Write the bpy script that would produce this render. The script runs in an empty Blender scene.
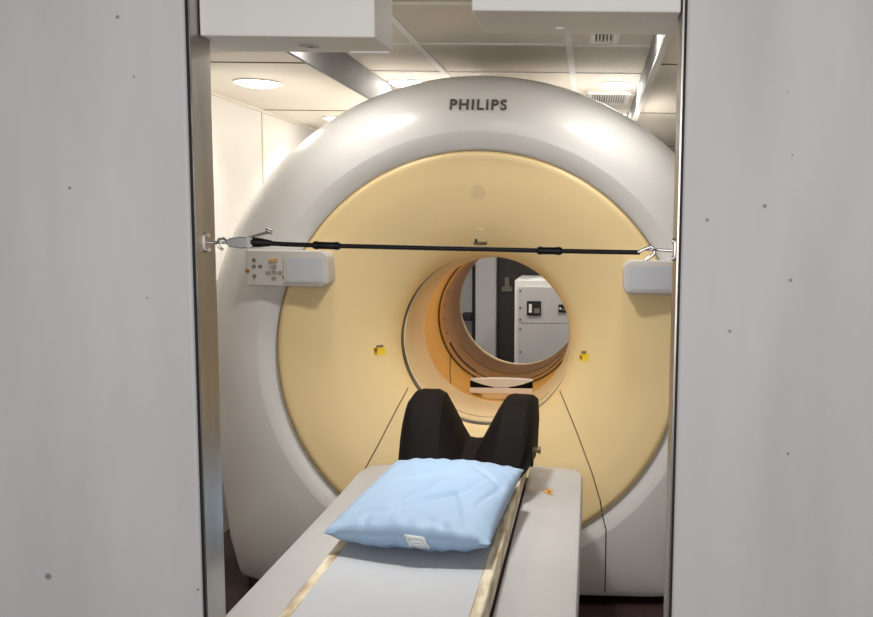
import bpy, bmesh, math, random
from mathutils import Vector, Matrix, noise
from mathutils.bvhtree import BVHTree
random.seed(4)
C = bpy.context.scene.collection
PI = math.pi

# ------------------------------------------------------------------ camera
F = 870.0; PX, PY = 575.0, 316.0
def cv(px, py):
    return Vector(((px-PX)/F, -(py-PY)/F, -1.0)).normalized()
Yc = cv(592, 227); Zc = -cv(455, 8900)
Zc = (Zc - Zc.dot(Yc)*Yc).normalized(); Xc = Yc.cross(Zc)
R = Matrix((Xc, Yc, Zc))
EYE = Vector((0, 0, 1.49))
def ray(px, py): return R @ cv(px, py)
def at(px, py, Y):
    d = ray(px, py); return EYE + d*(Y/d.y)
def atz(px, py, z):
    d = ray(px, py); return EYE + d*((z-EYE.z)/d.z)
cam = bpy.data.cameras.new('camera'); co = bpy.data.objects.new('camera', cam); C.objects.link(co)
co.matrix_world = Matrix.Translation(EYE) @ R.to_4x4()
cam.sensor_width = 36; cam.lens = 36*F/873
cam.shift_x = -(PX-436.5)/873; cam.shift_y = (PY-308.5)/873
cam.clip_start = .02
bpy.context.scene.camera = co

# ------------------------------------------------------------------ materials
def mat(name, col, rough=.5, metal=0, var=0, vscale=6, bump=0, bscale=40, coat=0, vcol=None, stretch=(1,1,1), spec=.5):
    m = bpy.data.materials.new(name); m.use_nodes = True
    nt = m.node_tree; b = nt.nodes['Principled BSDF']
    b.inputs['Base Color'].default_value = (*col, 1); b.inputs['Roughness'].default_value = rough
    b.inputs['Metallic'].default_value = metal; b.inputs['Coat Weight'].default_value = coat
    b.inputs['Coat Roughness'].default_value = .15; b.inputs['Specular IOR Level'].default_value = spec
    tc = nt.nodes.new('ShaderNodeTexCoord'); mp = nt.nodes.new('ShaderNodeMapping')
    mp.inputs['Scale'].default_value = stretch
    nt.links.new(tc.outputs['Object'], mp.inputs['Vector'])
    if var or vcol:
        n = nt.nodes.new('ShaderNodeTexNoise'); n.inputs['Scale'].default_value = vscale; n.inputs['Detail'].default_value = 6
        nt.links.new(mp.outputs[0], n.inputs['Vector'])
        r = nt.nodes.new('ShaderNodeValToRGB')
        v2 = vcol or tuple(c*(1-var) for c in col)
        r.color_ramp.elements[0].color = (*v2, 1); r.color_ramp.elements[1].color = (*col, 1)
        r.color_ramp.elements[0].position = .35; r.color_ramp.elements[1].position = .62
        nt.links.new(n.outputs['Fac'], r.inputs[0]); nt.links.new(r.outputs[0], b.inputs['Base Color'])
    if bump:
        n = nt.nodes.new('ShaderNodeTexNoise'); n.inputs['Scale'].default_value = bscale; n.inputs['Detail'].default_value = 4
        nt.links.new(mp.outputs[0], n.inputs['Vector'])
        bp = nt.nodes.new('ShaderNodeBump'); bp.inputs['Strength'].default_value = bump; bp.inputs['Distance'].default_value = .01
        nt.links.new(n.outputs['Fac'], bp.inputs['Height']); nt.links.new(bp.outputs[0], b.inputs['Normal'])
    return m
def panel_mat(name, col, seed):
    """painted sheet metal: soft vertical streaks, small rust spots"""
    m = mat(name, col, .55, bump=.12, bscale=9)
    nt = m.node_tree; b = nt.nodes['Principled BSDF']
    tc = nt.nodes.new('ShaderNodeTexCoord')
    mp = nt.nodes.new('ShaderNodeMapping'); mp.inputs['Scale'].default_value = (1, 1, .18); mp.inputs['Location'].default_value = (seed, seed, seed)
    nt.links.new(tc.outputs['Object'], mp.inputs[0])
    n = nt.nodes.new('ShaderNodeTexNoise'); n.inputs['Scale'].default_value = 7; n.inputs['Detail'].default_value = 7
    nt.links.new(mp.outputs[0], n.inputs['Vector'])
    r = nt.nodes.new('ShaderNodeValToRGB')
    r.color_ramp.elements[0].position = .3; r.color_ramp.elements[0].color = (*[c*.86 for c in col], 1)
    r.color_ramp.elements[1].position = .65; r.color_ramp.elements[1].color = (*col, 1)
    nt.links.new(n.outputs['Fac'], r.inputs[0])
    mp2 = nt.nodes.new('ShaderNodeMapping'); mp2.inputs['Location'].default_value = (seed*3, 0, seed)
    nt.links.new(tc.outputs['Object'], mp2.inputs[0])
    v = nt.nodes.new('ShaderNodeTexVoronoi'); v.inputs['Scale'].default_value = 13
    nt.links.new(mp2.outputs[0], v.inputs['Vector'])
    n2 = nt.nodes.new('ShaderNodeTexNoise'); n2.inputs['Scale'].default_value = 4
    nt.links.new(mp2.outputs[0], n2.inputs['Vector'])
    mm = nt.nodes.new('ShaderNodeMath'); mm.operation = 'MULTIPLY_ADD'; mm.inputs[1].default_value = -.22; mm.inputs[2].default_value = .148
    nt.links.new(n2.outputs['Fac'], mm.inputs[0])
    lt = nt.nodes.new('ShaderNodeMath'); lt.operation = 'LESS_THAN'
    nt.links.new(v.outputs['Distance'], lt.inputs[0]); nt.links.new(mm.outputs[0], lt.inputs[1])
    mx = nt.nodes.new('ShaderNodeMix'); mx.data_type = 'RGBA'
    nt.links.new(lt.outputs[0], mx.inputs[0]); nt.links.new(r.outputs[0], mx.inputs[6]); mx.inputs[7].default_value = (col[0]*.5, col[1]*.42, col[2]*.36, 1)
    nt.links.new(mx.outputs[2], b.inputs['Base Color'])
    return m
def emis(name, col, s):
    m = bpy.data.materials.new(name); m.use_nodes = True
    b = m.node_tree.nodes['Principled BSDF']; b.inputs['Base Color'].default_value = (.9, .9, .9, 1)
    b.inputs['Emission Color'].default_value = (*col, 1); b.inputs['Emission Strength'].default_value = s
    return m
M = dict(
    shell=mat('shell_white', (.70, .69, .685), .32, var=.03, vscale=3, coat=.1),
    yellow=mat('cover_yellow', (.82, .635, .335), .42, var=.05, vscale=2),
    ring=mat('ring_cream', (.82, .66, .38), .4, var=.03),
    indic=mat('indicator_lens', (.72, .55, .31), .3),
    orange=mat('tunnel_ochre_bounce', (.76, .45, .085), .45, var=.04),  # yellow deepened to ochre: bounced light put into the colour
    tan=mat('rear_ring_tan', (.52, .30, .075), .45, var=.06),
    seam=mat('seam_dark', (.05, .035, .022), .6),
    seam2=mat('seam_soft', (.34, .26, .16), .6),
    seambrown=mat('seam_brown', (.16, .10, .05), .6),
    gasket=mat('ring_gap_metal', (.13, .115, .10), .45, .3, var=.6, vscale=9),
    plinth=mat('plinth_dark', (.045, .03, .026), .7),
    panel=mat('console_plastic', (.50, .48, .465), .4),
    screen=mat('console_display', (.44, .455, .50), .3),
    key=mat('key_grey', (.17, .15, .13), .5),
    keyred=mat('key_brown', (.28, .12, .03), .5),
    keypad=mat('key_pad_grey', (.27, .25, .22), .5),
    amber=mat('key_amber', (.55, .33, .10), .5),
    sticker=mat('sticker_yellow', (.85, .60, .03), .5),
    ink=mat('ink_grey', (.09, .08, .08), .5),
    stickered=mat('sticker_mark', (.30, .07, .02), .5),
    cover=mat('bed_cover', (.45, .45, .465), .38, var=.06, vscale=4, bump=.03, bscale=8),
    pad=mat('bed_pad', (.48, .50, .54), .6, var=.03, vscale=8, bump=.06, bscale=60),
    rail=mat('rail_worn', (.76, .69, .53), .5, var=.3, vscale=11, vcol=(.36, .25, .13), stretch=(3, .8, 3)),
    black=mat('foam_black', (.006, .004, .0035), .75, spec=.12, bump=.05, bscale=90),
    blackrub=mat('rubber_black', (.005, .0045, .005), .5, spec=.25),
    pillow=mat('pillow_blue', (.31, .44, .62), .55, var=.04, vscale=5, bump=.05, bscale=25, spec=.3),
    tag=mat('label_white', (.78, .80, .82), .6),
    tagink=mat('label_ink', (.32, .36, .45), .6),
    steel=mat('jamb_steel', (.50, .47, .44), .34, .95, var=.25, vscale=5, stretch=(3, 3, .5), bump=.05),
    chrome=mat('hook_steel', (.72, .71, .70), .25, .9),
    wallL=panel_mat('panel_paint_left', (.70, .685, .695), 1.7),
    wallR=panel_mat('panel_paint_right', (.70, .685, .675), 5.2),
    gap=mat('door_gap', (.01, .01, .01), .7),
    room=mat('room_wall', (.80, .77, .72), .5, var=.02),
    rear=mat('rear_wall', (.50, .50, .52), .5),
    floor=mat('floor_brown', (.042, .02, .018), .55, var=.4, vscale=12),
    ffloor=mat('front_floor', (.20, .19, .18), .6, var=.2, vscale=12),
    tile=mat('ceiling_tile', (.72, .66, .57), .7, var=.1, vscale=3, bump=.1, bscale=60),
    side=mat('ceiling_panel', (.80, .74, .64), .6),
    tbar=mat('tbar_white', (.80, .78, .74), .5),
    beam=mat('beam_grey', (.27, .265, .265), .6, 0, var=.15, vscale=4),
    box=mat('housing_cream', (.84, .815, .78), .42, var=.03),
    borefill=emis('bore_fill_glow', (1, .95, .85), 9),
    lamp=emis('lamp_lens', (1, .96, .88), 24),
    cab=mat('cabinet_grey', (.50, .50, .51), .45, var=.04),
    cabl=mat('cabinet_light', (.72, .72, .71), .45),
    dark=mat('dark_panel', (.035, .028, .026), .5),
    paper=mat('paper_white', (.85, .85, .84), .7),
)

# ------------------------------------------------------------------ helpers
def bx(bm, x0, x1, y0, y1, z0, z1):
    v = [bm.verts.new((x, y, z)) for x in (x0, x1) for y in (y0, y1) for z in (z0, z1)]
    for q in ((0,1,3,2), (4,6,7,5), (0,4,5,1), (2,3,7,6), (0,2,6,4), (1,5,7,3)): bm.faces.new([v[i] for i in q])
def prism(bm, poly, a, b, axis='y'):
    """poly of 2D points extruded between a and b along the axis"""
    def P(p, t):
        return (p[0], t, p[1]) if axis == 'y' else (p[0], p[1], t) if axis == 'z' else (t, p[0], p[1])
    A = [bm.verts.new(P(p, a)) for p in poly]; B = [bm.verts.new(P(p, b)) for p in poly]
    bm.faces.new(A); bm.faces.new(B[::-1]); n = len(poly)
    for i in range(n): bm.faces.new((A[i], B[i], B[(i+1) % n], A[(i+1) % n]))
def tube(bm, pts, r, n=10, closed=False, cap=True):
    pts = [Vector(p) for p in pts]; rs = r if isinstance(r, (list, tuple)) else [r]*len(pts)
    rings = []; m = len(pts); up = None
    for i, p in enumerate(pts):
        t = (pts[(i+1) % m]-pts[i-1]) if closed else (pts[min(i+1, m-1)]-pts[max(i-1, 0)])
        t.normalize()
        if up is None:
            up = t.orthogonal().normalized()
        up = (up - t*up.dot(t)).normalized(); s = t.cross(up)
        rings.append([bm.verts.new(p+(up*math.cos(2*PI*k/n)+s*math.sin(2*PI*k/n))*rs[i]) for k in range(n)])
    for i in range(m if closed else m-1):
        a, b = rings[i], rings[(i+1) % m]
        for k in range(n): bm.faces.new((a[k], a[(k+1) % n], b[(k+1) % n], b[k]))
    if not closed and cap: bm.faces.new(rings[0][::-1]); bm.faces.new(rings[-1])
def disc(bm, c, r, t, nrm=(0, -1, 0), n=20):
    c = Vector(c); nrm = Vector(nrm).normalized(); tube(bm, [c, c+nrm*t], r, n)
def loft(bm, rings, closed=True):
    V = [[bm.verts.new(p) for p in r] for r in rings]
    for a, b in zip(V, V[1:]):
        n = len(a)
        for k in range(n if closed else n-1): bm.faces.new((a[k], a[(k+1) % n], b[(k+1) % n], b[k]))
    return V
def obj(name, bm, m, parent=None, smooth=False, bev=0, seg=3, angle=40, local=None):
    bmesh.ops.recalc_face_normals(bm, faces=bm.faces)
    if parent is not None and local is None: local = True
    if parent is not None:
        off = wpos(parent); bmesh.ops.translate(bm, verts=bm.verts, vec=-off)
    me = bpy.data.meshes.new(name); bm.to_mesh(me); bm.free()
    me.materials.append(m)
    o = bpy.data.objects.new(name, me); C.objects.link(o)
    if parent is not None: o.parent = parent
    if bev:
        b = o.modifiers.new('bevel', 'BEVEL'); b.width = bev; b.segments = seg; b.limit_method = 'ANGLE'; b.angle_limit = math.radians(angle)
    if smooth or bev:
        for p in me.polygons: p.use_smooth = True
        me.set_sharp_from_angle(angle=math.radians(angle))
    return o
def wpos(o):
    p = Vector(o.location)
    while o.parent is not None: o = o.parent; p += Vector(o.location)
    return p
def thing(name, label, cat, loc, group=None):
    o = bpy.data.objects.new(name, None); C.objects.link(o); o.location = loc; o.empty_display_size = .05
    return tag(o, label, cat, group)
def tag(o, label, cat, group=None):
    o['label'] = label; o['category'] = cat
    if group: o['group'] = group
    return o
def struct(name, bm, m, parent=None, **k):
    o = obj(name, bm, m, parent, **k)
    if parent is None: o['kind'] = 'structure'
    return o
def box(x0, x1, y0, y1, z0, z1):
    bm = bmesh.new(); bx(bm, x0, x1, y0, y1, z0, z1); return bm
def rrect(x0, x1, z0, z1, r, n=6, corners=(1, 1, 1, 1)):
    """corners: right-top, left-top, left-bottom, right-bottom"""
    pts = []
    for k, (cx, cz, a0, sx, sz) in enumerate(((x1, z1, 0, -1, -1), (x0, z1, 90, 1, -1), (x0, z0, 180, 1, 1), (x1, z0, 270, -1, 1))):
        q = r*corners[k]
        if q < 1e-4: pts.append((cx, cz)); continue
        for i in range(n+1):
            a = math.radians(a0+90*i/n); pts.append((cx+sx*q+q*math.cos(a), cz+sz*q+q*math.sin(a)))
    return pts

# ------------------------------------------------------------------ doorway
D0, D1 = 1.45, 1.522
XL = at(198.5, 300, D0).x; XR = at(675.5, 300, D0).x
g = .0065
struct('wall_left', box(-2.6, XL-g, D0-.006, D0+.05, 0, 2.4), M['wallL'], bev=.006)
struct('wall_right', box(XR+g, 2.6, D0-.006, D0+.05, 0, 2.4), M['wallR'], bev=.006)
struct('trim_1', box(XL-g-.01, XL-.003, D0-.002, D1-.002, 0, 2.05), M['gap'])
struct('trim_2', box(XR+.003, XR+g+.01, D0-.002, D1-.002, 0, 2.05), M['gap'])
struct('trim_3', box(XL-.003, XL, D0, D1, 0, 2.05), M['steel'])
struct('trim_4', box(XR, XR+.003, D0, D1, 0, 2.05), M['steel'])
struct('wall_front', box(XL-g, XR+g, D0, D1, 2.05, 2.4), M['wallL'])
struct('wall_front_inner_left', box(-1.78, XL-g-.011, D0+.052, D1, 0, 2.30), M['room'])
struct('wall_front_inner_right', box(XR+g+.011, 1.03, D0+.052, D1, 0, 2.30), M['room'])

# ------------------------------------------------------------------ room shell
YB = 7.0; WL, WR = -1.75, .98; ZU, ZS = 2.19, 2.08; BXL, BXR = -1.03, .22
struct('floor', box(WL-.05, WR+.05, D0+.05, YB+.05, -.05, 0), M['floor'])
struct('floor_front', box(-2.6, 2.6, -2.5, D0+.05, -.05, 0), M['ffloor'])
bm = box(WL-.05, WL, D1, YB, 0, 2.30)
struct('wall_side_left', bm, M['room'])
struct('wall_side_right', box(WR, WR+.05, D1, YB, 0, 2.30), M['room'])
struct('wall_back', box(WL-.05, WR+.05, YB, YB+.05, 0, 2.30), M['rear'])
struct('ceiling', box(BXL, BXR, D1, YB, ZU, ZU+.04), M['tile'])
struct('ceiling_left', box(WL, BXL-.004, D1, YB, ZS, ZS+.04), M['side'])
struct('ceiling_right', box(BXR+.004, WR, D1, YB, ZS, ZS+.04), M['side'])
struct('trim_5', box(BXL-.004, BXL+.004, D1, YB, ZS-.012, ZU), M['beam'])
struct('trim_6', box(BXR-.004, BXR+.004, D1, YB, ZS-.012, ZU), M['beam'])
struct('trim_16', box(BXR-.012, BXR+.012, D1, YB, ZS-.02, ZS-.012), M['tbar'])
struct('trim_17', box(BXL-.012, BXL+.004, D1, YB, ZS-.018, ZS-.012), M['beam'])
n = 7
TY0 = atz(500, 3, ZU).y; TYS = (atz(500, 72, ZU).y-TY0)/2
for x in (-.69, -.10):
    struct('trim_%d' % n, box(x-.013, x+.013, D1, YB, ZU-.006, ZU), M['tbar']); n += 1
for k in range(-1, 5):
    y = TY0+TYS*k
    struct('trim_%d' % (n), box(BXL+.005, BXR-.005, y-.013, y+.013, ZU-.005, ZU), M['tbar']); n += 1
n = 18
for y in (1.85, 3.02, 4.30, 5.5):   # panel joints of the lower side ceilings
    pass
for (yy) in (at(240, 62, 1).y,):
    pass
def zc(py, px, z): return atz(px, py, z).y
for y in (zc(62, 240, ZS), zc(110, 300, ZS), 6.4, 2.2):
    struct('trim_%d' % n, box(WL, BXL-.015, y-.004, y+.004, ZS-.003, ZS), M['seambrown']); n += 1
for y in (zc(64, 670, ZS), zc(113, 670, ZS), 6.4, 2.2):
    struct('trim_%d' % n, box(BXR+.015, WR, y-.004, y+.004, ZS-.003, ZS), M['seambrown']); n += 1
# wall joint strips and top coving on the left wall
for y in (4.64, 5.9, 3.4):
    struct('trim_%d' % n, box(WL, WL+.006, y-.012, y+.012, 0, ZS), M['side']); n += 1
struct('trim_%d' % n, box(WL, WL+.014, D1, YB, ZS-.014, ZS), M['side'])

# ------------------------------------------------------------------ overhead housings in the doorway
def housing(name, label, px0, px1, pyb, Y0, Y1, ext_l, ext_r):
    zb = at((px0+px1)/2, pyb, Y0).z
    x0 = at(px0, pyb, Y0).x; x1 = at(px1, pyb, Y0).x
    if ext_l: x0 = XL+.002
    if ext_r: x1 = XR-.002
    t = thing(name, label, 'housing', ((x0+x1)/2, (Y0+Y1)/2, zb))
    poly = [(x0, Y0), (x1, Y0)]
    if ext_r: poly += [(x1, D1+.003), (x1+.12, D1+.003), (x1+.12, Y1)]
    else: poly += [(x1, Y1)]
    if ext_l: poly += [(x0-.12, Y1), (x0-.12, D1+.003), (x0, D1+.003)]
    else: poly += [(x0, Y1)]
    bm = bmesh.new(); prism(bm, poly, zb, 2.048, 'z')
    obj('casing', bm, M['box'], t, bev=.0025, seg=2)
    return t, x0, x1, zb
tl, a, b, zb = housing('housing_box', 'longer cream metal housing box hanging at upper left of the doorway', 198, 375, 36.5, 1.48, 1.612, True, False)
bm = bmesh.new()
bx(bm, -.515, -.495, 1.545, 1.549, zb-.003, zb+.001); bx(bm, -.505, -.485, 1.556, 1.560, zb-.003, zb+.001)
obj('catch', bm, M['keypad'], tl)
bm = bmesh.new(); bx(bm, b-.075, b-.003, 1.597, 1.611, zb-.003, zb+.001); obj('lip', bm, M['box'], tl)
tr, a, b, zb = housing('housing_box', 'white metal housing box at upper right of the doorway, cut by the top edge', 471.5, 682, 11.5, 1.462, 1.63, False, True)
bm = bmesh.new(); disc(bm, ((a+b)/2-.03, 1.58, zb), .008, .003, (0, 0, -1)); obj('screw', bm, M['box'], tr)

# ------------------------------------------------------------------ jamb eyes and barrier bar
YBAR = 1.487
def barp(px, py, dy=0): return at(px, py, YBAR+dy)
eL = barp(207, 242.5); eR = barp(671, 250.5)
t = thing('eye_plate', 'small steel eye plate screwed to the left door jamb', 'eye plate', (XL, YBAR, eL.z), 'eye plates on the door jambs')
bm = bmesh.new(); prism(bm, rrect(YBAR-.010, YBAR+.010, eL.z-.019, eL.z+.019, .008), XL-.001, XL+.002, 'x'); obj('plate', bm, M['steel'], t, smooth=True)
for dz in (-.0125, .0125):
    bm = bmesh.new(); disc(bm, (XL+.002, YBAR, eL.z+dz), .0042, .003, (1, 0, 0)); obj('screw', bm, M['chrome'], t, smooth=True)
bm = bmesh.new(); zL = eL.z
tube(bm, [(XL+.002, YBAR, zL), (XL+.018, YBAR, zL)], .0028)
cx = XL+.026
tube(bm, [(cx+.008*math.cos(a), YBAR+.008*math.sin(a), zL) for a in [2*PI*k/16 for k in range(16)]], .0022, closed=True)
obj('eye', bm, M['chrome'], t, smooth=True)
t = thing('eye_plate', 'small steel eye plate screwed to the right door jamb', 'eye plate', (XR, YBAR, eR.z), 'eye plates on the door jambs')
zR = eR.z
bm = bmesh.new(); prism(bm, rrect(YBAR-.010, YBAR+.010, zR-.019, zR+.022, .008), XR-.002, XR+.001, 'x'); obj('plate', bm, M['steel'], t, smooth=True)
for dz in (-.013, .016):
    bm = bmesh.new(); disc(bm, (XR-.002, YBAR, zR+dz), .0042, .003, (-1, 0, 0)); obj('screw', bm, M['chrome'], t, smooth=True)
bm = bmesh.new()
tube(bm, [(XR-.002, YBAR, zR), (XR-.032, YBAR, zR+.001)], .0024)
cx2 = XR-.040
tube(bm, [(cx2+.009*math.cos(a), YBAR+.009*math.sin(a), zR+.001) for a in [2*PI*k/16 for k in range(16)]], .0021, closed=True)
obj('eye', bm, M['chrome'], t, smooth=True)

ta = thing('barrier_bar', 'thin black barrier bar with steel clip stretched across the doorway', 'barrier bar', barp(440, 248))
p0, p1 = barp(262, 242.8), barp(640, 252.2)
BARP = [(258, 242.6), (285, 244.2), (326, 245.6), (380, 246.9), (440, 248.3), (500, 249.6), (550, 250.8), (600, 251.8), (640, 252.4)]
def bp(px):
    for (xa_, ya_), (xb_, yb_) in zip(BARP, BARP[1:]):
        if px <= xb_ or xb_ == 640:
            f = (px-xa_)/(xb_-xa_); return barp(px, ya_+(yb_-ya_)*f)
bm = bmesh.new(); tube(bm, [bp(x) for x, _ in BARP], .0040, 14); obj('rod', bm, M['blackrub'], ta, smooth=True)
for (a, b, r) in ((313, 340, .0064), (537, 562, .0064)):
    bm = bmesh.new(); q = [bp(a), bp(a+1), bp(b-1), bp(b)]; tube(bm, q, [r*.8, r, r, r*.8], 14)
    tube(bm, [bp(a+2), bp(a+5)], r*1.12, 14); tube(bm, [bp(b-5), bp(b-2)], r*1.12, 14)
    obj('sleeve', bm, M['blackrub'], ta, smooth=True)
bm = bmesh.new(); tube(bm, [barp(252, 242), barp(258, 242.5), barp(268, 243), barp(272, 243.2)], [.0085, .0085, .006, .0045], 14); obj('grip', bm, M['blackrub'], ta, smooth=True)
# clip body
def pp(l, dy=0): return [(barp(x, y).x, barp(x, y).z) for x, y in l]
bm = bmesh.new(); prism(bm, pp([(225, 242), (231, 238), (243, 236.5), (254, 238), (254, 247), (243, 248.5), (231, 247)]), YBAR-.007, YBAR+.007)
obj('clip_body', bm, M['chrome'], ta, bev=.0015)
bm = bmesh.new(); prism(bm, pp([(248, 237), (252, 236.6), (252.5, 248), (248.5, 248.3)]), YBAR-.0085, YBAR+.0085); obj('collar', bm, M['steel'], ta)
bm = bmesh.new(); tube(bm, [barp(246, 238, -.004), barp(256, 235.4, -.004), barp(268, 232.2, -.004)], [.002, .0022, .0028]); tube(bm, [barp(266, 230.2, -.004), barp(272, 232.3, -.004)], .0042)
obj('lever', bm, M['chrome'], ta, smooth=True)
bm = bmesh.new()
hook = [(229, 242.5), (224, 238.5), (219, 239.2), (217.5, 243), (219, 247), (223, 249.5)]
tube(bm, [barp(x, y, -.002) for x, y in hook], .0026); obj('hook', bm, M['chrome'], ta, smooth=True)
bm = bmesh.new()
hook = [(638, 252.2), (645, 248.8), (651, 246.2), (654, 249), (654.5, 253), (651.5, 256), (646, 260)]
tube(bm, [barp(x, y, -.004) for x, y in hook], .0027); obj('hook', bm, M['chrome'], ta, smooth=True)

# ------------------------------------------------------------------ scanner
CX, CZ = -.428, .99          # disc centre
BX, BZ = -.425, 1.020        # bore centre
YF = 3.30
N = 320
ANG = [2*PI*k/N for k in range(N)]
OX, OZ, OR = -.436, .945, 1.137
ZBOT = .035
def outline(a, rr=OR):
    """distance from the disc centre to the outer silhouette in direction a"""
    d = Vector((math.cos(a), math.sin(a)))
    c = Vector((OX-CX, OZ-CZ))
    bq = d.dot(c); circ = bq+math.sqrt(max(bq*bq-c.dot(c)+rr*rr, 0))
    if d.y >= -.2: return circ
    # lower body: side walls run almost straight down to the base
    best = 9
    for s in (1, -1):
        xt, xb = s*1.13, s*1.0     # at z=.50 and z=ZBOT, relative to the centre
        zt, zbm = .52-CZ, ZBOT-CZ
        e = Vector((xb-xt, zbm-zt)); den = d.x*e.y-d.y*e.x
        if abs(den) > 1e-6:
            t = (xt*e.y-zt*e.x)/den
            if t > 0: best = min(best, t)
    bot = (ZBOT-CZ)/d.y
    side = max(circ, 0) if best > 5 else best
    q = 90
    v = (side**-q+bot**-q)**(-1/q)
    w = min(1, (-d.y-.2)/.12)
    return circ*(1-w)+v*w if v > circ*.5 else v
def P3(a, r, y, cx=CX, cz=CZ): return (cx+r*math.cos(a), y, cz+r*math.sin(a))
scanner = thing('ct_scanner', 'huge round white ring scanner with a yellow funnel face and open bore', 'scanner', (CX, 3.9, 0))
rings = []
rings.append([P3(a, .779, YF+.035) for a in ANG]); rings.append([P3(a, .784, YF+.017) for a in ANG]); rings.append([P3(a, .788, YF+.014) for a in ANG])
rings.append([P3(a, .850, YF-.010) for a in ANG])
OUT = [outline(a) for a in ANG]
K = 12
for k in range(0, K+1):
    s = k/K*PI/2; ring = []
    for a, o in zip(ANG, OUT):
        d = o-.852; D1_ = .30*d/.28
        dx = abs(math.cos(a)*o); q_ = min(1, max(0, (dx-.68)/.40)); D2_ = .035+.15*q_*q_*(3-2*q_)
        w_ = min(1, max(0, (-math.sin(a)-.25)/.35)); D = D1_*(1-w_)+D2_*w_
        r = .852+d*math.sin(s); ring.append(P3(a, r, YF-.010+D*(1-math.cos(s))))
    rings.append(ring)
rings.append([P3(a, o, 4.02) for a, o in zip(ANG, OUT)])
rings.append([P3(a, o-.03, 4.05) for a, o in zip(ANG, OUT)])
rings.append([P3(a, .5, 4.05) for a in ANG])
bm = bmesh.new(); loft(bm, rings)
bmesh.ops.recalc_face_normals(bm, faces=bm.faces); bvh_shell = BVHTree.FromBMesh(bm)
obj('housing', bm, M['shell'], scanner, smooth=True, angle=28)
# plinth
bm = bmesh.new(); bx(bm, CX-.96, CX+.96, YF+.12, 5.2, 0, ZBOT+.055); obj('plinth', bm, M['plinth'], scanner)
# yellow front cover: funnel running down into the bore
prof = [(.779, YF+.012), (.772, YF+.004), (.760, YF+.003), (.66, YF+.022), (.56, YF+.055), (.48, YF+.09), (.42, YF+.125), (.385, YF+.155), (.362, YF+.19), (.350, YF+.222)]
def yring(r, y):
    f = min(1, max(0, (.764-r)/.36)); cx = CX+(BX-CX)*f; cz = CZ+(BZ-CZ)*f
    return [P3(a, r, y, cx, cz) for a in ANG]
def smooth_prof(pr, n=5):
    out = []
    for i in range(len(pr)-1):
        p0 = pr[max(i-1, 0)]; p1 = pr[i]; p2 = pr[i+1]; p3 = pr[min(i+2, len(pr)-1)]
        for k in range(n):
            t = k/n
            out.append(tuple(.5*((2*p1[j])+(-p0[j]+p2[j])*t+(2*p0[j]-5*p1[j]+4*p2[j]-p3[j])*t*t+(-p0[j]+3*p1[j]-3*p2[j]+p3[j])*t**3) for j in (0, 1)))
    out.append(pr[-1]); return out
bm = bmesh.new(); loft(bm, [yring(r, y) for r, y in prof[:2]+smooth_prof(prof[2:])])
bmesh.ops.recalc_face_normals(bm, faces=bm.faces); bvh_y = BVHTree.FromBMesh(bm)
front = obj('front_cover', bm, M['yellow'], scanner, smooth=True, angle=50)
bm = bmesh.new(); tube(bm, [P3(a, .780, YF+.006) for a in ANG], .0022, 6, closed=True); obj('cover_seam', bm, M['seam2'], scanner, smooth=True)
def lathe(name, pr, m, part=scanner, cx=BX, cz=BZ, a0=0, a1=2*PI, n=N, thick=None):
    bm = bmesh.new()
    full = abs(a1-a0-2*PI) < 1e-6
    aa = [a0+(a1-a0)*k/(n if full else n-1) for k in range(n)]
    loft(bm, [[P3(a, r, y, cx, cz) for a in aa] for r, y in pr], closed=full)
    return obj(name, bm, m, part, smooth=True, angle=35)
YS = YF+.222
lathe('gap_ring', [(.350, YS), (.3515, YS+.002), (.3515, YS+.062), (.346, YS+.064)], M['gasket'])
ring = lathe('bore_ring', [(.354, YS+.060), (.345, YS+.062), (.343, YS+.08), (.335, 3.75), (.330, 3.88), (.332, 3.93), (.342, 3.945), (.37, 3.95)], M['ring'])
lathe('ring_groove', [(.3405, YS+.105), (.3395, YS+.109)], M['seambrown'], ring, a0=math.radians(222), a1=math.radians(318), n=60)
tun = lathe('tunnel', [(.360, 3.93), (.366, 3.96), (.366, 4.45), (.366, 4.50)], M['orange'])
def on_tunnel(px, py, rad=.3655):
    d = ray(px, py); ox, oz = -BX, EYE.z-BZ
    A = d.x*d.x+d.z*d.z; B = 2*(ox*d.x+oz*d.z); Cq = ox*ox+oz*oz-rad*rad
    return EYE+d*((-B+math.sqrt(B*B-4*A*Cq))/(2*A))
for l in ([(450.5, 355), (450, 365), (450, 374), (450.5, 384)], [(568, 354), (567.6, 358), (567, 363)]):
    bm = bmesh.new(); tube(bm, [on_tunnel(*q) for q in l], .003, 6); obj('panel_joint', bm, M['seambrown'], tun)
bm = bmesh.new(); tube(bm, [P3(a, .3605, 4.47, BX, BZ) for a in ANG], .004, 6, closed=True)
obj('tunnel_seam', bm, M['seam'], tun, smooth=True)
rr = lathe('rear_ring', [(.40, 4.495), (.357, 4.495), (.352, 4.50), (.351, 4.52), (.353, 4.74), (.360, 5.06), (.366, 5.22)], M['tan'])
lathe('rear_lip', [(.366, 5.22), (.3675, 5.26), (.376, 5.32), (.40, 5.35), (.46, 5.36)], M['ring'])
for y, a0, a1, w in ((4.535, 205, 325, .004), (4.555, 205, 240, .007), (4.80, 212, 318, .0022)):
    bm = bmesh.new(); tube(bm, [P3(math.radians(a0+(a1-a0)*k/50), .350+.004*max(0, (y-4.52)/.28), y, BX, BZ) for k in range(51)], w, 6)
    obj('groove', bm, M['seam'], rr, smooth=True)
for a in (160, 172, 184, 196):   # small dark sockets on the left flank of the rear ring
    bm = bmesh.new(); p = Vector(P3(math.radians(a), .348, 4.545, BX, BZ)); disc(bm, p, .006, .003, (-math.cos(math.radians(a)), 0, -math.sin(math.radians(a))), 10); obj('socket', bm, M['seam'], rr)
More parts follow.
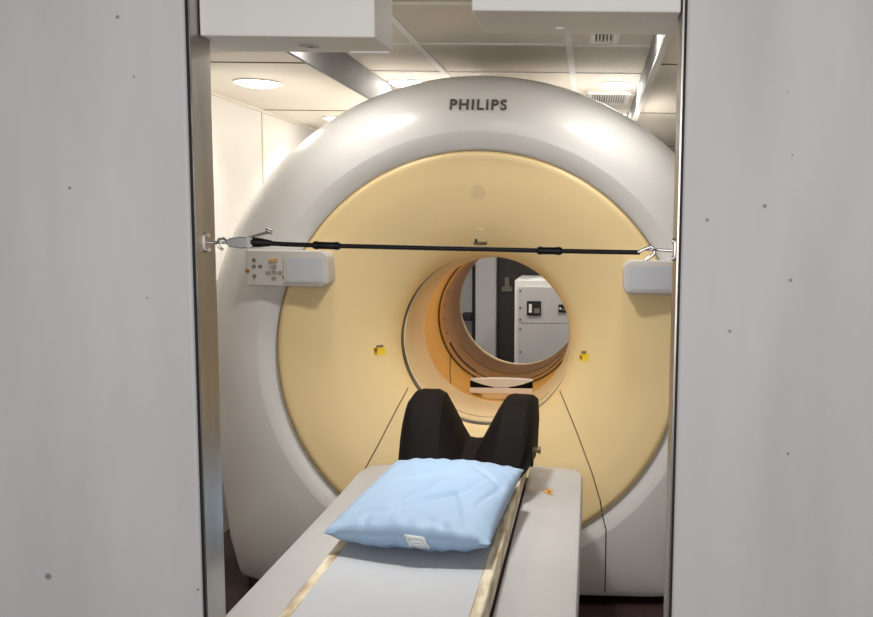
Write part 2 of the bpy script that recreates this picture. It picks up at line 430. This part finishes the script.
for a in (-14, -20):
    pass
# rear housing
bm = bmesh.new(); rg = []
def rout(a): return outline(a)-.10 if math.sin(a) > -.75 else outline(a)-.02
rg.append([P3(a, .45, 4.06) for a in ANG]); rg.append([P3(a, rout(a)-.03, 4.06) for a in ANG]); rg.append([P3(a, rout(a), 4.09) for a in ANG]); rg.append([P3(a, rout(a), 5.25) for a in ANG]); rg.append([P3(a, rout(a)-.06, 5.34) for a in ANG]); rg.append([P3(a, .455, 5.355) for a in ANG])
loft(bm, rg); obj('rear_housing', bm, M['shell'], scanner, smooth=True, angle=35)
# unseen glowing strip added in the tunnel crown to brighten the bore
lp = lathe('bore_fill_strip', [(.3655, 4.08), (.361, 4.09), (.361, 4.36), (.3655, 4.37)], M['borefill'], scanner, a0=math.radians(72), a1=math.radians(108), n=16)
# cradle support inside the tunnel
YQ = 4.12
bm = bmesh.new(); bx(bm, BX-.152, BX+.152, YQ, YQ+.05, .686, .713); cs = obj('cradle_support', bm, M['box'], scanner, bev=.003)
xs = [-.15+.3*k/16 for k in range(17)]
bm = bmesh.new(); prism(bm, [(BX+x, .716+.034*(x/.15)**2) for x in xs]+[(BX+x, .757-.006*(x/.15)**2) for x in xs[::-1]], YQ+.006, YQ+.05); obj('saddle', bm, M['tag'], cs)
for s_ in (-1, 1):
    q = [x for x in xs if x*s_ > .03]
    q = sorted(q, key=abs)
    pts = [(BX+x, .716+.034*(x/.15)**2-.001) for x in q]+[(BX+s_*.15, .713), (BX+q[0], .713)]
    bm = bmesh.new(); prism(bm, pts, YQ+.004, YQ+.04); obj('roller', bm, M['black'], cs)
bm = bmesh.new(); bx(bm, BX-.09, BX+.09, YQ+.008, YQ+.045, BZ-.364, .690); obj('foot', bm, M['ring'], cs)

def hit(px, py, which=None):
    d = ray(px, py); best = None
    for b in ((bvh_shell, bvh_y) if which is None else (which,)):
        h = b.ray_cast(EYE, d)
        if h[0] is not None and (best is None or h[3] < best[3]): best = h
    return best
# panel seams each side of the bed
def seamline(pts, r=.0028, lift=.001):
    out = []
    for (a, b) in zip(pts, pts[1:]):
        for k in range(8):
            x = a[0]+(b[0]-a[0])*k/8; y = a[1]+(b[1]-a[1])*k/8; h = hit(x, y)
            if h: out.append(h[0])
    h = hit(*pts[-1])
    if h: out.append(h[0])
    return out
for pts in ([(560, 391), (576, 430), (592, 473), (600, 500)], [(408, 388), (395, 412), (377, 447), (362, 474), (350, 497)]):
    bm = bmesh.new(); tube(bm, seamline(pts), .0026, 6); obj('panel_seam', bm, M['seambrown'], scanner, smooth=True)
bm = bmesh.new(); tube(bm, seamline([(600, 500), (602, 513), (606, 530), (605.5, 565), (605, 597)]), .0026, 6); obj('panel_seam', bm, M['seam'], scanner, smooth=True)

# lettering
tc = bpy.data.curves.new('lettering', 'FONT'); tc.body = 'PHILIPS'; tc.size = .045; tc.offset = .0012; tc.extrude = 0; tc.space_character = 1.22
tmp = bpy.data.objects.new('tmp_text', tc); C.objects.link(tmp)
bpy.context.view_layer.update()
me = bpy.data.meshes.new_from_object(tmp.evaluated_get(bpy.context.evaluated_depsgraph_get()))
bpy.data.objects.remove(tmp); bm = bmesh.new(); bm.from_mesh(me)
xs = [v.co.x for v in bm.verts]; ys = [v.co.y for v in bm.verts]
bmesh.ops.triangulate(bm, faces=bm.faces)
bmesh.ops.subdivide_edges(bm, edges=[e for e in bm.edges if e.calc_length() > .01], cuts=1)
pa = hit(450, 105)[0]; pb = hit(507, 105.5)[0]; pt = hit(478, 99.8)[0]; pbm = hit(478, 110.5)[0]
for v in bm.verts:
    u = (v.co.x-min(xs))/(max(xs)-min(xs)); w = (v.co.y-min(ys))/(max(ys)-min(ys))
    x = pa.x+(pb.x-pa.x)*u; z = pbm.z+(pt.z-pbm.z)*w+(pb.z-pa.z)*(u-.5)*.2
    h = bvh_shell.ray_cast(Vector((x, 2, z)), Vector((0, 1, 0)))
    v.co = Vector((x, h[0].y, z))+h[1]*(.004 if h[1].y < 0 else -.004)
lt = obj('lettering', bm, M['ink'], scanner)
sm = lt.modifiers.new('solid', 'SOLIDIFY'); sm.thickness = .002; sm.offset = 0
lt['label'] = 'dark grey brand lettering'

# stickers / sight on the yellow face
def decal(name, pts, m, parent, lift=.002, b=bvh_y):
    bm = bmesh.new(); vs = []
    c = hit(sum(p[0] for p in pts)/len(pts), sum(p[1] for p in pts)/len(pts), b); nrm = c[1] if c[1].dot(ray(400, 300)) < 0 else -c[1]
    vv = []
    for p in pts:
        h = hit(p[0], p[1], b); vv.append(h[0]+nrm*lift)
    A = [bm.verts.new(v) for v in vv]; B = [bm.verts.new(v-nrm*(lift+.003)) for v in vv]
    bm.faces.new(A); bm.faces.new(B[::-1]); q = len(vv)
    for i in range(q): bm.faces.new((A[i], B[i], B[(i+1) % q], A[(i+1) % q]))
    return obj(name, bm, m, parent)
s = decal('warning_sticker', [(373, 347.5), (385, 347), (385.5, 354.5), (374, 355)], M['sticker'], front)
decal('warning_mark', [(373.5, 348.5), (377.5, 348), (376, 354.5)], M['stickered'], s, .004)
decal('bracket', [(376, 345.3), (383, 344.8), (383, 346.8), (376, 347.3)], M['key'], s, .004)
s = decal('warning_sticker', [(579.5, 353.5), (589, 353.5), (589, 361), (579.5, 361)], M['sticker'], front)
decal('warning_mark', [(579.8, 356), (582, 355.5), (582, 360)], M['stickered'], s, .004)
decal('bracket', [(582, 351), (586, 351), (586, 353.4), (582, 353.4)], M['key'], s, .004)
s = decal('sight_window', [(478, 228.5), (483, 228.5), (487, 238), (486.5, 242.5), (474.5, 242.5), (474.5, 238)], M['ring'], front, .003)
decal('sight_edge', [(474, 241.3), (487, 241.3), (487, 243.5), (474, 243.5)], M['seambrown'], s, .009)
decal('sight_lens', [(475, 238.5), (477.5, 238.5), (477.5, 241), (475, 241)], M['seam'], s, .009)
decal('indicator', [(478+7.5*math.cos(a), 192+7.5*math.sin(a)) for a in [2*PI*k/20 for k in range(20)]], M['indic'], front, .0006)

# control consoles
def console(side):
    if side < 0: x0, x1 = at(246, 270, 3.24).x, at(328, 270, 3.24).x
    else:
        x0 = at(623.5, 278, 3.24).x; x1 = x0+.31
    zt = at(290 if side < 0 else 645, 250.5 if side < 0 else 260.5, 3.24).z; zb = at(290 if side < 0 else 645, 286.5 if side < 0 else 294.5, 3.24).z
    pts = rrect(x0, x1, zb, zt, .032, 6, (1, .15, .15, 1) if side < 0 else (.15, 1, 1, .15))
    bm = bmesh.new(); prism(bm, pts, 3.24, 3.34); 
    c = obj('control_console', bm, M['panel'], scanner, bev=.010, seg=3)
    c['label'] = 'left control console with buttons beside its display' if side < 0 else 'right control console with grey display'
    def q(px, py, y=3.24): return at(px, py, y)
    def plate(name, a, b, y0, y1, m, par=c, r=.004):
        A = q(*a); B = q(*b); bm = bmesh.new(); prism(bm, rrect(min(A.x, B.x), max(A.x, B.x), min(A.z, B.z), max(A.z, B.z), r, 3), y0, y1); return obj(name, bm, m, par)
    if side < 0:
        f = plate('display_frame', (284, 255), (329, 283.5), 3.236, 3.245, M['panel'], r=.01)
        plate('display', (287, 258.5), (323, 281.5), 3.234, 3.242, M['screen'], f)
        for (x, y, m, r) in ((254, 260, 'key', .0075), (254, 266.5, 'key', .0075), (260.5, 266.5, 'key', .0075), (254.5, 276, 'key', .0075), (247.5, 271, 'keyred', .008), (284, 277, 'key', .006)):
            bm = bmesh.new(); disc(bm, (q(x, y).x, 3.242, q(x, y).z), r, .004); obj('button', bm, M[m], c, smooth=True)
        plate('rocker_key', (269.5, 258.5), (278, 261.5), 3.233, 3.242, M['amber'])
        for (x, y) in ((274, 267), (274, 278.5), (268, 273), (280, 273), (274, 272.5)):
            plate('pad_key', (x-2.6, y-2.1), (x+2.6, y+2.1), 3.238, 3.242, M['keypad'])
    else:
        f = plate('display_frame', (627, 263.5), (676, 292.5), 3.236, 3.245, M['panel'], r=.01)
        plate('display', (629.5, 266), (673, 290), 3.234, 3.242, M['screen'], f)
console(-1); console(1)

# ------------------------------------------------------------------ patient table
ZC = .59; ZP = .68
bed = thing('patient_table', 'long white scanner bed leading up to the yellow bore', 'scanner bed', (-.43, 2.4, 0))
Y0, Y1 = 1.60, 3.20
def cover(xo, xi, side):
    bm = bmesh.new()
    s = -1 if side < 0 else 1
    secs = []
    def sec(y, z, xo_):
        w = xi-xo_
        return [(xo_+s*-.012, y, .14), (xo_, y, z-.05), (xo_, y, z-.016), (xo_-s*.006, y, z-.005), (xo_-s*.018, y, z), (xi+s*.06, y, z+.006), (xi, y, z+.012), (xi, y, .14)]
    L = [(Y0, ZC, xo), (2.6, ZC, xo), (2.84, ZC, xo), (2.98, ZC+.004, xo), (3.08, ZC+.008, xo-s*.002), (3.15, ZC+.006, xo-s*.015), (3.19, ZC-.004, xo-s*.045), (3.20, ZC-.02, xo-s*.07)]
    V = loft(bm, [sec(*l) for l in L]); bm.faces.new(V[0]); bm.faces.new(V[-1][::-1])
    bmesh.ops.recalc_face_normals(bm, faces=bm.faces)
    bv = BVHTree.FromBMesh(bm)
    return obj('side_cover', bm, M['cover'], bed, smooth=True, angle=35), bv
cl, _ = cover(-.838, -.648, -1)
cr, bvr = cover(-.018, -.2125, 1)
bm = bmesh.new(); bx(bm, -.80, -.06, 1.7, 3.1, 0, .14); obj('pedestal', bm, M['plinth'], bed)
bm = bmesh.new(); bx(bm, -.648, -.206, Y0, 3.12, .14, .57); obj('core', bm, M['plinth'], bed)
bm = bmesh.new(); prism(bm, [(-.632, .60), (-.222, .60), (-.222, .655), (-.632, .655)], Y0, 3.10); obj('table_frame', bm, M['black'], bed)
for x0, x1 in ((-.637, -.609), (-.245, -.216)):
    bm = bmesh.new(); prism(bm, rrect(x0, x1, .615, ZP+.002, .006, 3), Y0, 3.10); r = obj('rail', bm, M['rail'], bed, smooth=True)
bm = bmesh.new(); bx(bm, -.56, -.29, Y0+.05, 3.05, .56, .61); obj('runner', bm, M['plinth'], bed)
bm = bmesh.new(); V = []
xs = [-.610+.366*k/16 for k in range(17)]
top = [(x, ZP-.012*math.cos(PI*(x+.427)/.366)) for x in xs]
prism(bm, top+[(-.244, .645), (-.610, .645)], Y0, 3.08); obj('mattress_pad', bm, M['pad'], bed, smooth=True, angle=50)
# sticker on right cover
h = []
for p in ((541, 489.5), (553.5, 490), (552.5, 495.5), (546, 494)):
    q = bvr.ray_cast(EYE, ray(*p))[0]; h.append((q.x, q.y))
bm = bmesh.new(); prism(bm, h, ZC+.004, ZC+.0085, 'z'); s = obj('warning_sticker', bm, M['amber'], cr)
q = bvr.ray_cast(EYE, ray(549.5, 492.5))[0]
bm = bmesh.new(); bx(bm, q.x-.006, q.x+.004, q.y-.012, q.y+.008, ZC+.006, ZC+.0095); obj('warning_mark', bm, M['stickered'], s)

# ------------------------------------------------------------------ black positioning support
YK = 2.93
tb = thing('head_support', 'black two-winged foam support standing at the scanner end of the bed', 'positioning support', (-.41, 2.86, ZP+.003))
P = [(402, 474), (402, 455), (404.5, 418), (408, 402), (415, 392.5), (422, 390.5), (438, 391), (445, 395), (452, 409), (460, 427), (467, 440.5), (474, 442), (481, 441.5), (490, 425), (499, 408), (506, 397.5), (512, 395.5), (531, 397), (536, 401), (537, 420), (535.5, 450), (533, 474)]
P = [(at(x, y, YK).x, at(x, y, YK).z) for x, y in P]
mx = -.41; zb = ZP+.003
P = [(x, max(z, zb)) for x, z in P]
bm = bmesh.new()
rg = []
for (y, sz, sx, dip) in ((2.70, .16, .90, 0), (2.735, .36, .95, .0), (2.80, .72, .985, .0), (2.87, .94, 1, 0), (YK, 1, 1, 0), (2.99, .985, 1, 0), (3.02, .9, .97, 0)):
    rg.append([(mx+x*0+(x-mx)*sx*y/YK, y, zb+(z-zb)*sz) for x, z in P])
V = loft(bm, rg); bm.faces.new(V[0]); bm.faces.new(V[-1][::-1])
bmesh.ops.recalc_face_normals(bm, faces=bm.faces)
obj('foam_body', bm, M['black'], tb, bev=.004, seg=2, angle=25)
bm = bmesh.new(); q = at(537, 450, 2.86); tube(bm, [(q.x-.02, 2.86, q.z), (q.x+.004, 2.86, q.z)], .010, 8); tube(bm, [(q.x+.004, 2.86, q.z), (q.x+.012, 2.86, q.z)], .014, 6)
obj('knob', bm, M['seambrown'], tb)
bm = bmesh.new()
for (a, b) in (((523, 441), (529, 436)), ((524, 436), (530, 431)), ((525, 446), (527, 438))):
    A = at(*a, 2.78); B = at(*b, 2.78)
strap = bmesh.new(); bx(strap, P[-1][0]-.004, P[-1][0]+.004, 2.86, 2.90, zb-.0, zb+.12); obj('strap', strap, M['blackrub'], tb)

# ------------------------------------------------------------------ pillow
def pillow():
    zrest = ZP+.001
    # seam-level corners: back-left, back-right, front-right, front-left
    cs = {(-1, 1): atz(397, 462, zrest+.060), (1, 1): atz(524, 470, zrest+.055), (1, -1): atz(490, 545, zrest+.055), (-1, -1): atz(323, 533, zrest+.050)}
    n = 56; bm = bmesh.new()
    def base(u, v):
        a, b, c, d = cs[(-1, -1)], cs[(1, -1)], cs[(1, 1)], cs[(-1, 1)]
        return (a*(1-u)*(1-v)+b*(1+u)*(1-v)+c*(1+u)*(1+v)+d*(1-u)*(1+v))/4
    def pt(i, j, s):
        u = -1+2*i/n; v = -1+2*j/n
        u = math.copysign(abs(u)**.85, u); v = math.copysign(abs(v)**.85, v)
        pu = u*(1-.035*(1-v*v)*abs(u)); pv = v*(1-.04*(1-u*u)*abs(v))
        p = base(pu, pv).copy()
        e = ((1-u*u)*(1-v*v)); t = e**.42
        H = .058 if s > 0 else .085
        edge = min(1, 8*(1-max(abs(u), abs(v))))
        w = noise.noise(Vector((u*1.8+3, v*1.8, s)))*.012
        # radiating creases near the seams and corners
        cr = 0
        for (cu, cv_, ang, L, A, W) in ((.25, -.35, .9, .7, .012, .07), (-.15, -.45, 1.4, .5, .009, .06), (.7, .25, 2.7, .55, .010, .06), (.55, -.55, 2.2, .5, .010, .06), (-.75, -.1, .3, .4, .008, .05), (.2, .1, .35, .8, .004, .09), (-.55, -.75, .2, .6, .008, .05), (.15, -.8, -.2, .6, .008, .05), (.8, -.2, 1.5, .5, .009, .05), (0, .97, 1.57, .25, .02, .05), (-.6, .6, 2.4, .5, .004, .05)):
            du, dv = u-cu, v-cv_; al = du*math.cos(ang)+dv*math.sin(ang); ac = -du*math.sin(ang)+dv*math.cos(ang)
            ac += .06*math.sin(al*5)
            if abs(al) < L: cr -= 1.35*A*math.exp(-(ac/(W*.6))**2)*(1-(al/L)**2)
        puck = .006*math.sin(26*u+3*noise.noise(Vector((u*4, v*4, 1))))*max(0, 1-(1-abs(v))*5)+.006*math.sin(24*v)*max(0, 1-(1-abs(u))*5)
        p.z += s*H*t + (w+cr*1.0)*t + puck*edge*(1 if e > 0 else 0)
        if s < 0:
            flo = zrest if p.x > -.655 else zrest-(-.655-p.x)*.25
            p.z = max(p.z, flo+.0005)
        return p
    top = [[bm.verts.new(pt(i, j, 1)) for j in range(n+1)] for i in range(n+1)]
    bot = [[(top[i][j] if i in (0, n) or j in (0, n) else bm.verts.new(pt(i, j, -1))) for j in range(n+1)] for i in range(n+1)]
    for i in range(n):
        for j in range(n):
            bm.faces.new((top[i][j], top[i+1][j], top[i+1][j+1], top[i][j+1]))
            bm.faces.new((bot[i][j], bot[i][j+1], bot[i+1][j+1], bot[i+1][j]))
    bmesh.ops.recalc_face_normals(bm, faces=bm.faces)
    seam = [base(*uv) for uv in ()]
    bv = BVHTree.FromBMesh(bm)
    root = thing('pillow', 'crinkly light blue square pillow lying on the bed', 'pillow', (-.43, 2.35, zrest))
    obj('pillow_case', bm, M['pillow'], root, smooth=True, angle=70)
    # care label hanging off the near seam
    def hp(px, py):
        h = bv.ray_cast(EYE, ray(px, py)); return h[0] if h[0] else None
    quad = [(404, 534), (424, 537), (432, 552), (411, 551)]
    pts = []; last = None
    bm = bmesh.new(); rows = []
    for jj in range(5):
        row = []
        for ii in range(5):
            u, v = ii/4, jj/4
            x = quad[0][0]*(1-u)*(1-v)+quad[1][0]*u*(1-v)+quad[2][0]*u*v+quad[3][0]*(1-u)*v
            y = quad[0][1]*(1-u)*(1-v)+quad[1][1]*u*(1-v)+quad[2][1]*u*v+quad[3][1]*(1-u)*v
            h = hp(x, y) or last
            if h is None: h = atz(x, y, zrest+.02)
            last = h
            row.append(h-ray(x, y)*.004)
        rows.append(row)
    loft(bm, rows, closed=False)
    tg = obj('care_label', bm, M['tag'], root, smooth=True); sm = tg.modifiers.new('solid', 'SOLIDIFY'); sm.thickness = .001
    bm = bmesh.new()
    def rp(u, v):
        i = min(3, int(u*4)); j = min(3, int(v*4)); fu = u*4-i; fv = v*4-j
        a = rows[j][i].lerp(rows[j][i+1], fu); b = rows[j+1][i].lerp(rows[j+1][i+1], fu); p = a.lerp(b, fv); return p-(p-EYE).normalized()*.0012
    for (a, b) in (((.15, .25), (.8, .25)), ((.15, .25), (.2, .8)), ((.8, .25), (.85, .8)), ((.3, .5), (.75, .5)), ((.3, .65), (.75, .65)), ((.3, .8), (.75, .8))):
        tube(bm, [rp(a[0]+(b[0]-a[0])*k/4, a[1]+(b[1]-a[1])*k/4) for k in range(5)], .0010, 4)
    obj('label_print', bm, M['tagink'], tg)
pillow()

# ------------------------------------------------------------------ things seen through the bore
YC = 6.0
xl = at(514.5, 320, YC).x; xr = xl+.75; zt = at(520, 280, YC).z
t = thing('electrical_cabinet', 'pale grey metal cabinet with black latch seen through the bore', 'cabinet', ((xl+xr)/2, YC+.3, 0))
bm = bmesh.new(); bx(bm, xl, xr, YC, YC+.6, 0, zt); obj('body', bm, M['cabl'], t, bev=.006)
zs = at(540, 323.5, YC).z; zdt = at(540, 287, YC).z; xd = at(518.5, 320, YC).x
for nm, z0, z1 in (('upper_door', zs+.003, zdt), ('lower_door', .12, zs-.003)):
    bm = bmesh.new(); bx(bm, xd, xr-.02, YC-.012, YC+.002, z0, z1); d = obj(nm, bm, M['cab'], t, bev=.002)
    if nm == 'upper_door':
        for (a, b, c2, d2) in ((527, 541, 301, 315.5), (558.5, 566, 304.5, 312.5)):
            A = at(a, c2, YC-.012); B = at(b, d2, YC-.012)
            bm = bmesh.new(); bx(bm, A.x, B.x, YC-.02, YC-.011, B.z, A.z); l = obj('latch', bm, M['gap'], d)
            w = B.x-A.x
            bm = bmesh.new(); bx(bm, A.x+.15*w, A.x+.35*w, YC-.028, YC-.019, B.z+.02, A.z-.02); obj('latch_lever', bm, M['paper'], l)
            bm = bmesh.new(); bx(bm, A.x+.5*w, A.x+.9*w, YC-.024, YC-.019, B.z+.015, (A.z+B.z)/2); obj('latch_plate', bm, M['key'], l)
    for py in ((291, 308, 319.5) if nm == 'upper_door' else (329, 352)):
        q = at(520.3, py, YC-.012); bm = bmesh.new(); disc(bm, (q.x, YC-.011, q.z), .008, .004, (0, -1, 0), 8); obj('screw', bm, M['seambrown'], d)
q = at(535, 276, YC+.1)
bm = bmesh.new(); prism(bm, [(xl+.10, YC+.06), (xl+.34, YC+.03), (xl+.36, YC+.30), (xl+.15, YC+.34)], zt, zt+.004, 'z')
tag(obj('paper_sheet', bm, M['paper']), 'white paper sheet lying on top of the grey cabinet', 'paper')
YP = 6.75
xa, xb, xc = at(475.5, 310, YP).x, at(496.5, 310, YP).x, at(520, 310, YP).x+.5
struct('trim_40', box(xa, xb, YP-.02, YB, 0, 2.06), M['cab'], bev=.01)
struct('trim_41', box(xb, xc, YP+.06, YB, 0, 2.06), M['dark'])
struct('trim_42', box(xa-.03, xa, YP+.02, YB, 0, 2.06), M['gap'])
bm = bmesh.new(); A = at(466, 316, YP-.05); B = at(475, 321.5, YP-.05)
bx(bm, A.x-.06, xa-.031, YP-.02, YB, B.z, A.z); tag(obj('wall_bracket', bm, M['gap'], bev=.004), 'small black bracket on the rear wall, seen left through the bore', 'bracket')
q = at(507, 285, YP+.05)
t = thing('cable_clip', 'small grey fitting high on the dark rear panel', 'fitting', (q.x, YP+.06, q.z))
bm = bmesh.new(); prism(bm, rrect(q.x-.04, q.x+.04, q.z-.05, q.z-.01, .012), YP+.035, YP+.062); obj('plate', bm, M['key'], t)
bm = bmesh.new(); prism(bm, rrect(q.x-.015, q.x+.02, q.z-.015, q.z+.06, .008), YP+.03, YP+.062); obj('arm', bm, M['key'], t)

# ------------------------------------------------------------------ ceiling lamps and vents
LP = []
def lathe_dome(bm, x, y, z):
    V = loft(bm, [[(x+.090*math.cos(e)*math.cos(a), y+.090*math.cos(e)*math.sin(a), z-.001-.022*math.sin(e)) for a in [2*PI*k/32 for k in range(32)]] for e in (0, .3, .7, 1.1, 1.5)])
    bm.faces.new(V[-1])
pL = atz(258, 82, ZS); pC = atz(390, 82, ZU); pR = atz(631, 83, ZU)
LP += [(pL.x, pL.y, ZS, 'left'), (pL.x, pL.y+1.22, ZS, 'left')]
names = {0: 'round recessed ceiling lamp near the left wall in front of the scanner', 1: 'round recessed ceiling lamp near the left wall, farther one behind the scanner',
         2: 'round recessed ceiling lamp near the left wall close to the doorway'}
xCl, xCr = max(pC.x, BXL+.11), min(pR.x, BXR-.11)
for y, w in ((pC.y, 'just above the scanner'), (pC.y+1.13, 'far behind the scanner'), (pC.y-1.36, 'in front of the scanner')):
    LP += [(xCl, y, ZU, 'l'), (xCr, y, ZU, 'r')]
LP += [((xCl+xCr)/2, pC.y-1.90, ZU, 'm')]  # middle lamp is added out of view to brighten the scanner top
lab = ['bright round lamp in the lower left ceiling above the scanner shoulder', 'small bright lamp in the lower left ceiling half behind the scanner rim',
       'glowing lamp beside the left grey beam over the scanner', 'glowing lamp beside the right beam over the scanner', 'lamp beside the left beam behind the scanner', 'small lamp beside the right beam behind the scanner',
       'lamp beside the left beam in front of the scanner', 'lamp beside the right beam in front of the scanner', 'added unseen lamp midway between the beams in front of the scanner']
PW = [2.6, 5, 4, 4, 6, 6, 1.5, 1.5, 10.5]
for i, (x, y, z, s) in enumerate(LP):
    t = thing('ceiling_light', lab[i], 'ceiling lamp', (x, y, z), 'recessed round ceiling lamps')
    bm = bmesh.new(); tube(bm, [(x+.096*math.cos(a), y+.096*math.sin(a), z-.002) for a in [2*PI*k/32 for k in range(32)]], .006, 8, closed=True); obj('trim_ring', bm, M['tbar'], t, smooth=True)
    bm = bmesh.new(); lathe_dome(bm, x, y, z); obj('lens', bm, M['lamp'], t)
    L = bpy.data.lights.new('lamp_glow', 'AREA'); L.shape = 'DISK'; L.size = .15; L.energy = PW[i]; L.color = (1, .97, .92); L.spread = math.radians(125)
    lo = bpy.data.objects.new('lamp_glow', L); C.objects.link(lo); lo.parent = t; lo.location = (0, 0, -.026)
def vent(label, x0, x1, y0, y1, n):
    t = thing('ceiling_vent', label, 'vent', ((x0+x1)/2, (y0+y1)/2, ZU))
    bm = bmesh.new(); w = .02
    bx(bm, x0, x1, y0, y0+w, ZU-.012, ZU); bx(bm, x0, x1, y1-w, y1, ZU-.012, ZU); bx(bm, x0, x0+w, y0+w, y1-w, ZU-.012, ZU); bx(bm, x1-w, x1, y0+w, y1-w, ZU-.012, ZU)
    obj('frame', bm, M['tbar'], t)
    bm = bmesh.new(); bx(bm, x0+w, x1-w, y0+w, y1-w, ZU-.003, ZU); obj('backing', bm, M['seam'], t)
    for k in range(n):
        x = x0+w+(x1-x0-2*w)*(k+.5)/n; bm = bmesh.new()
        prism(bm, [(x-.002, ZU-.003), (x+.002, ZU-.003), (x+.006, ZU-.012), (x+.002, ZU-.012)], y0+w, y1-w); obj('slat', bm, M['tbar'], t)
a = atz(590, 37, ZU); b = atz(619, 37, ZU)
vent('nearer ceiling air vent half hidden above the right housing box', a.x, b.x, a.y-.16, a.y+.05, 5)
a = atz(596, 106.5, ZU); b = atz(633, 97.5, ZU)
vent('farther ceiling air vent above the scanner top', -.03, .19, 4.62, 5.0, 14)

# ------------------------------------------------------------------ light
L = bpy.data.lights.new('front_room_lamp', 'AREA'); L.shape = 'RECTANGLE'; L.size = 1.7; L.size_y = .9; L.energy = 35; L.color = (1, .98, .97)
lo = bpy.data.objects.new('front_room_lamp', L); C.objects.link(lo); lo.location = (-.15, -.8, 1.62)
lo.rotation_euler = (math.radians(86), 0, 0)
w = bpy.data.worlds.new('world'); bpy.context.scene.world = w; w.use_nodes = True
w.node_tree.nodes['Background'].inputs[0].default_value = (.78, .77, .79, 1); w.node_tree.nodes['Background'].inputs[1].default_value = .07

sc = bpy.context.scene
sc.view_settings.view_transform = 'Standard'; sc.view_settings.look = 'None'; sc.view_settings.gamma = 1
sc.view_settings.use_curve_mapping = False; sc.view_settings.exposure = 0
sc.cycles.max_bounces = 8; sc.cycles.diffuse_bounces = 5
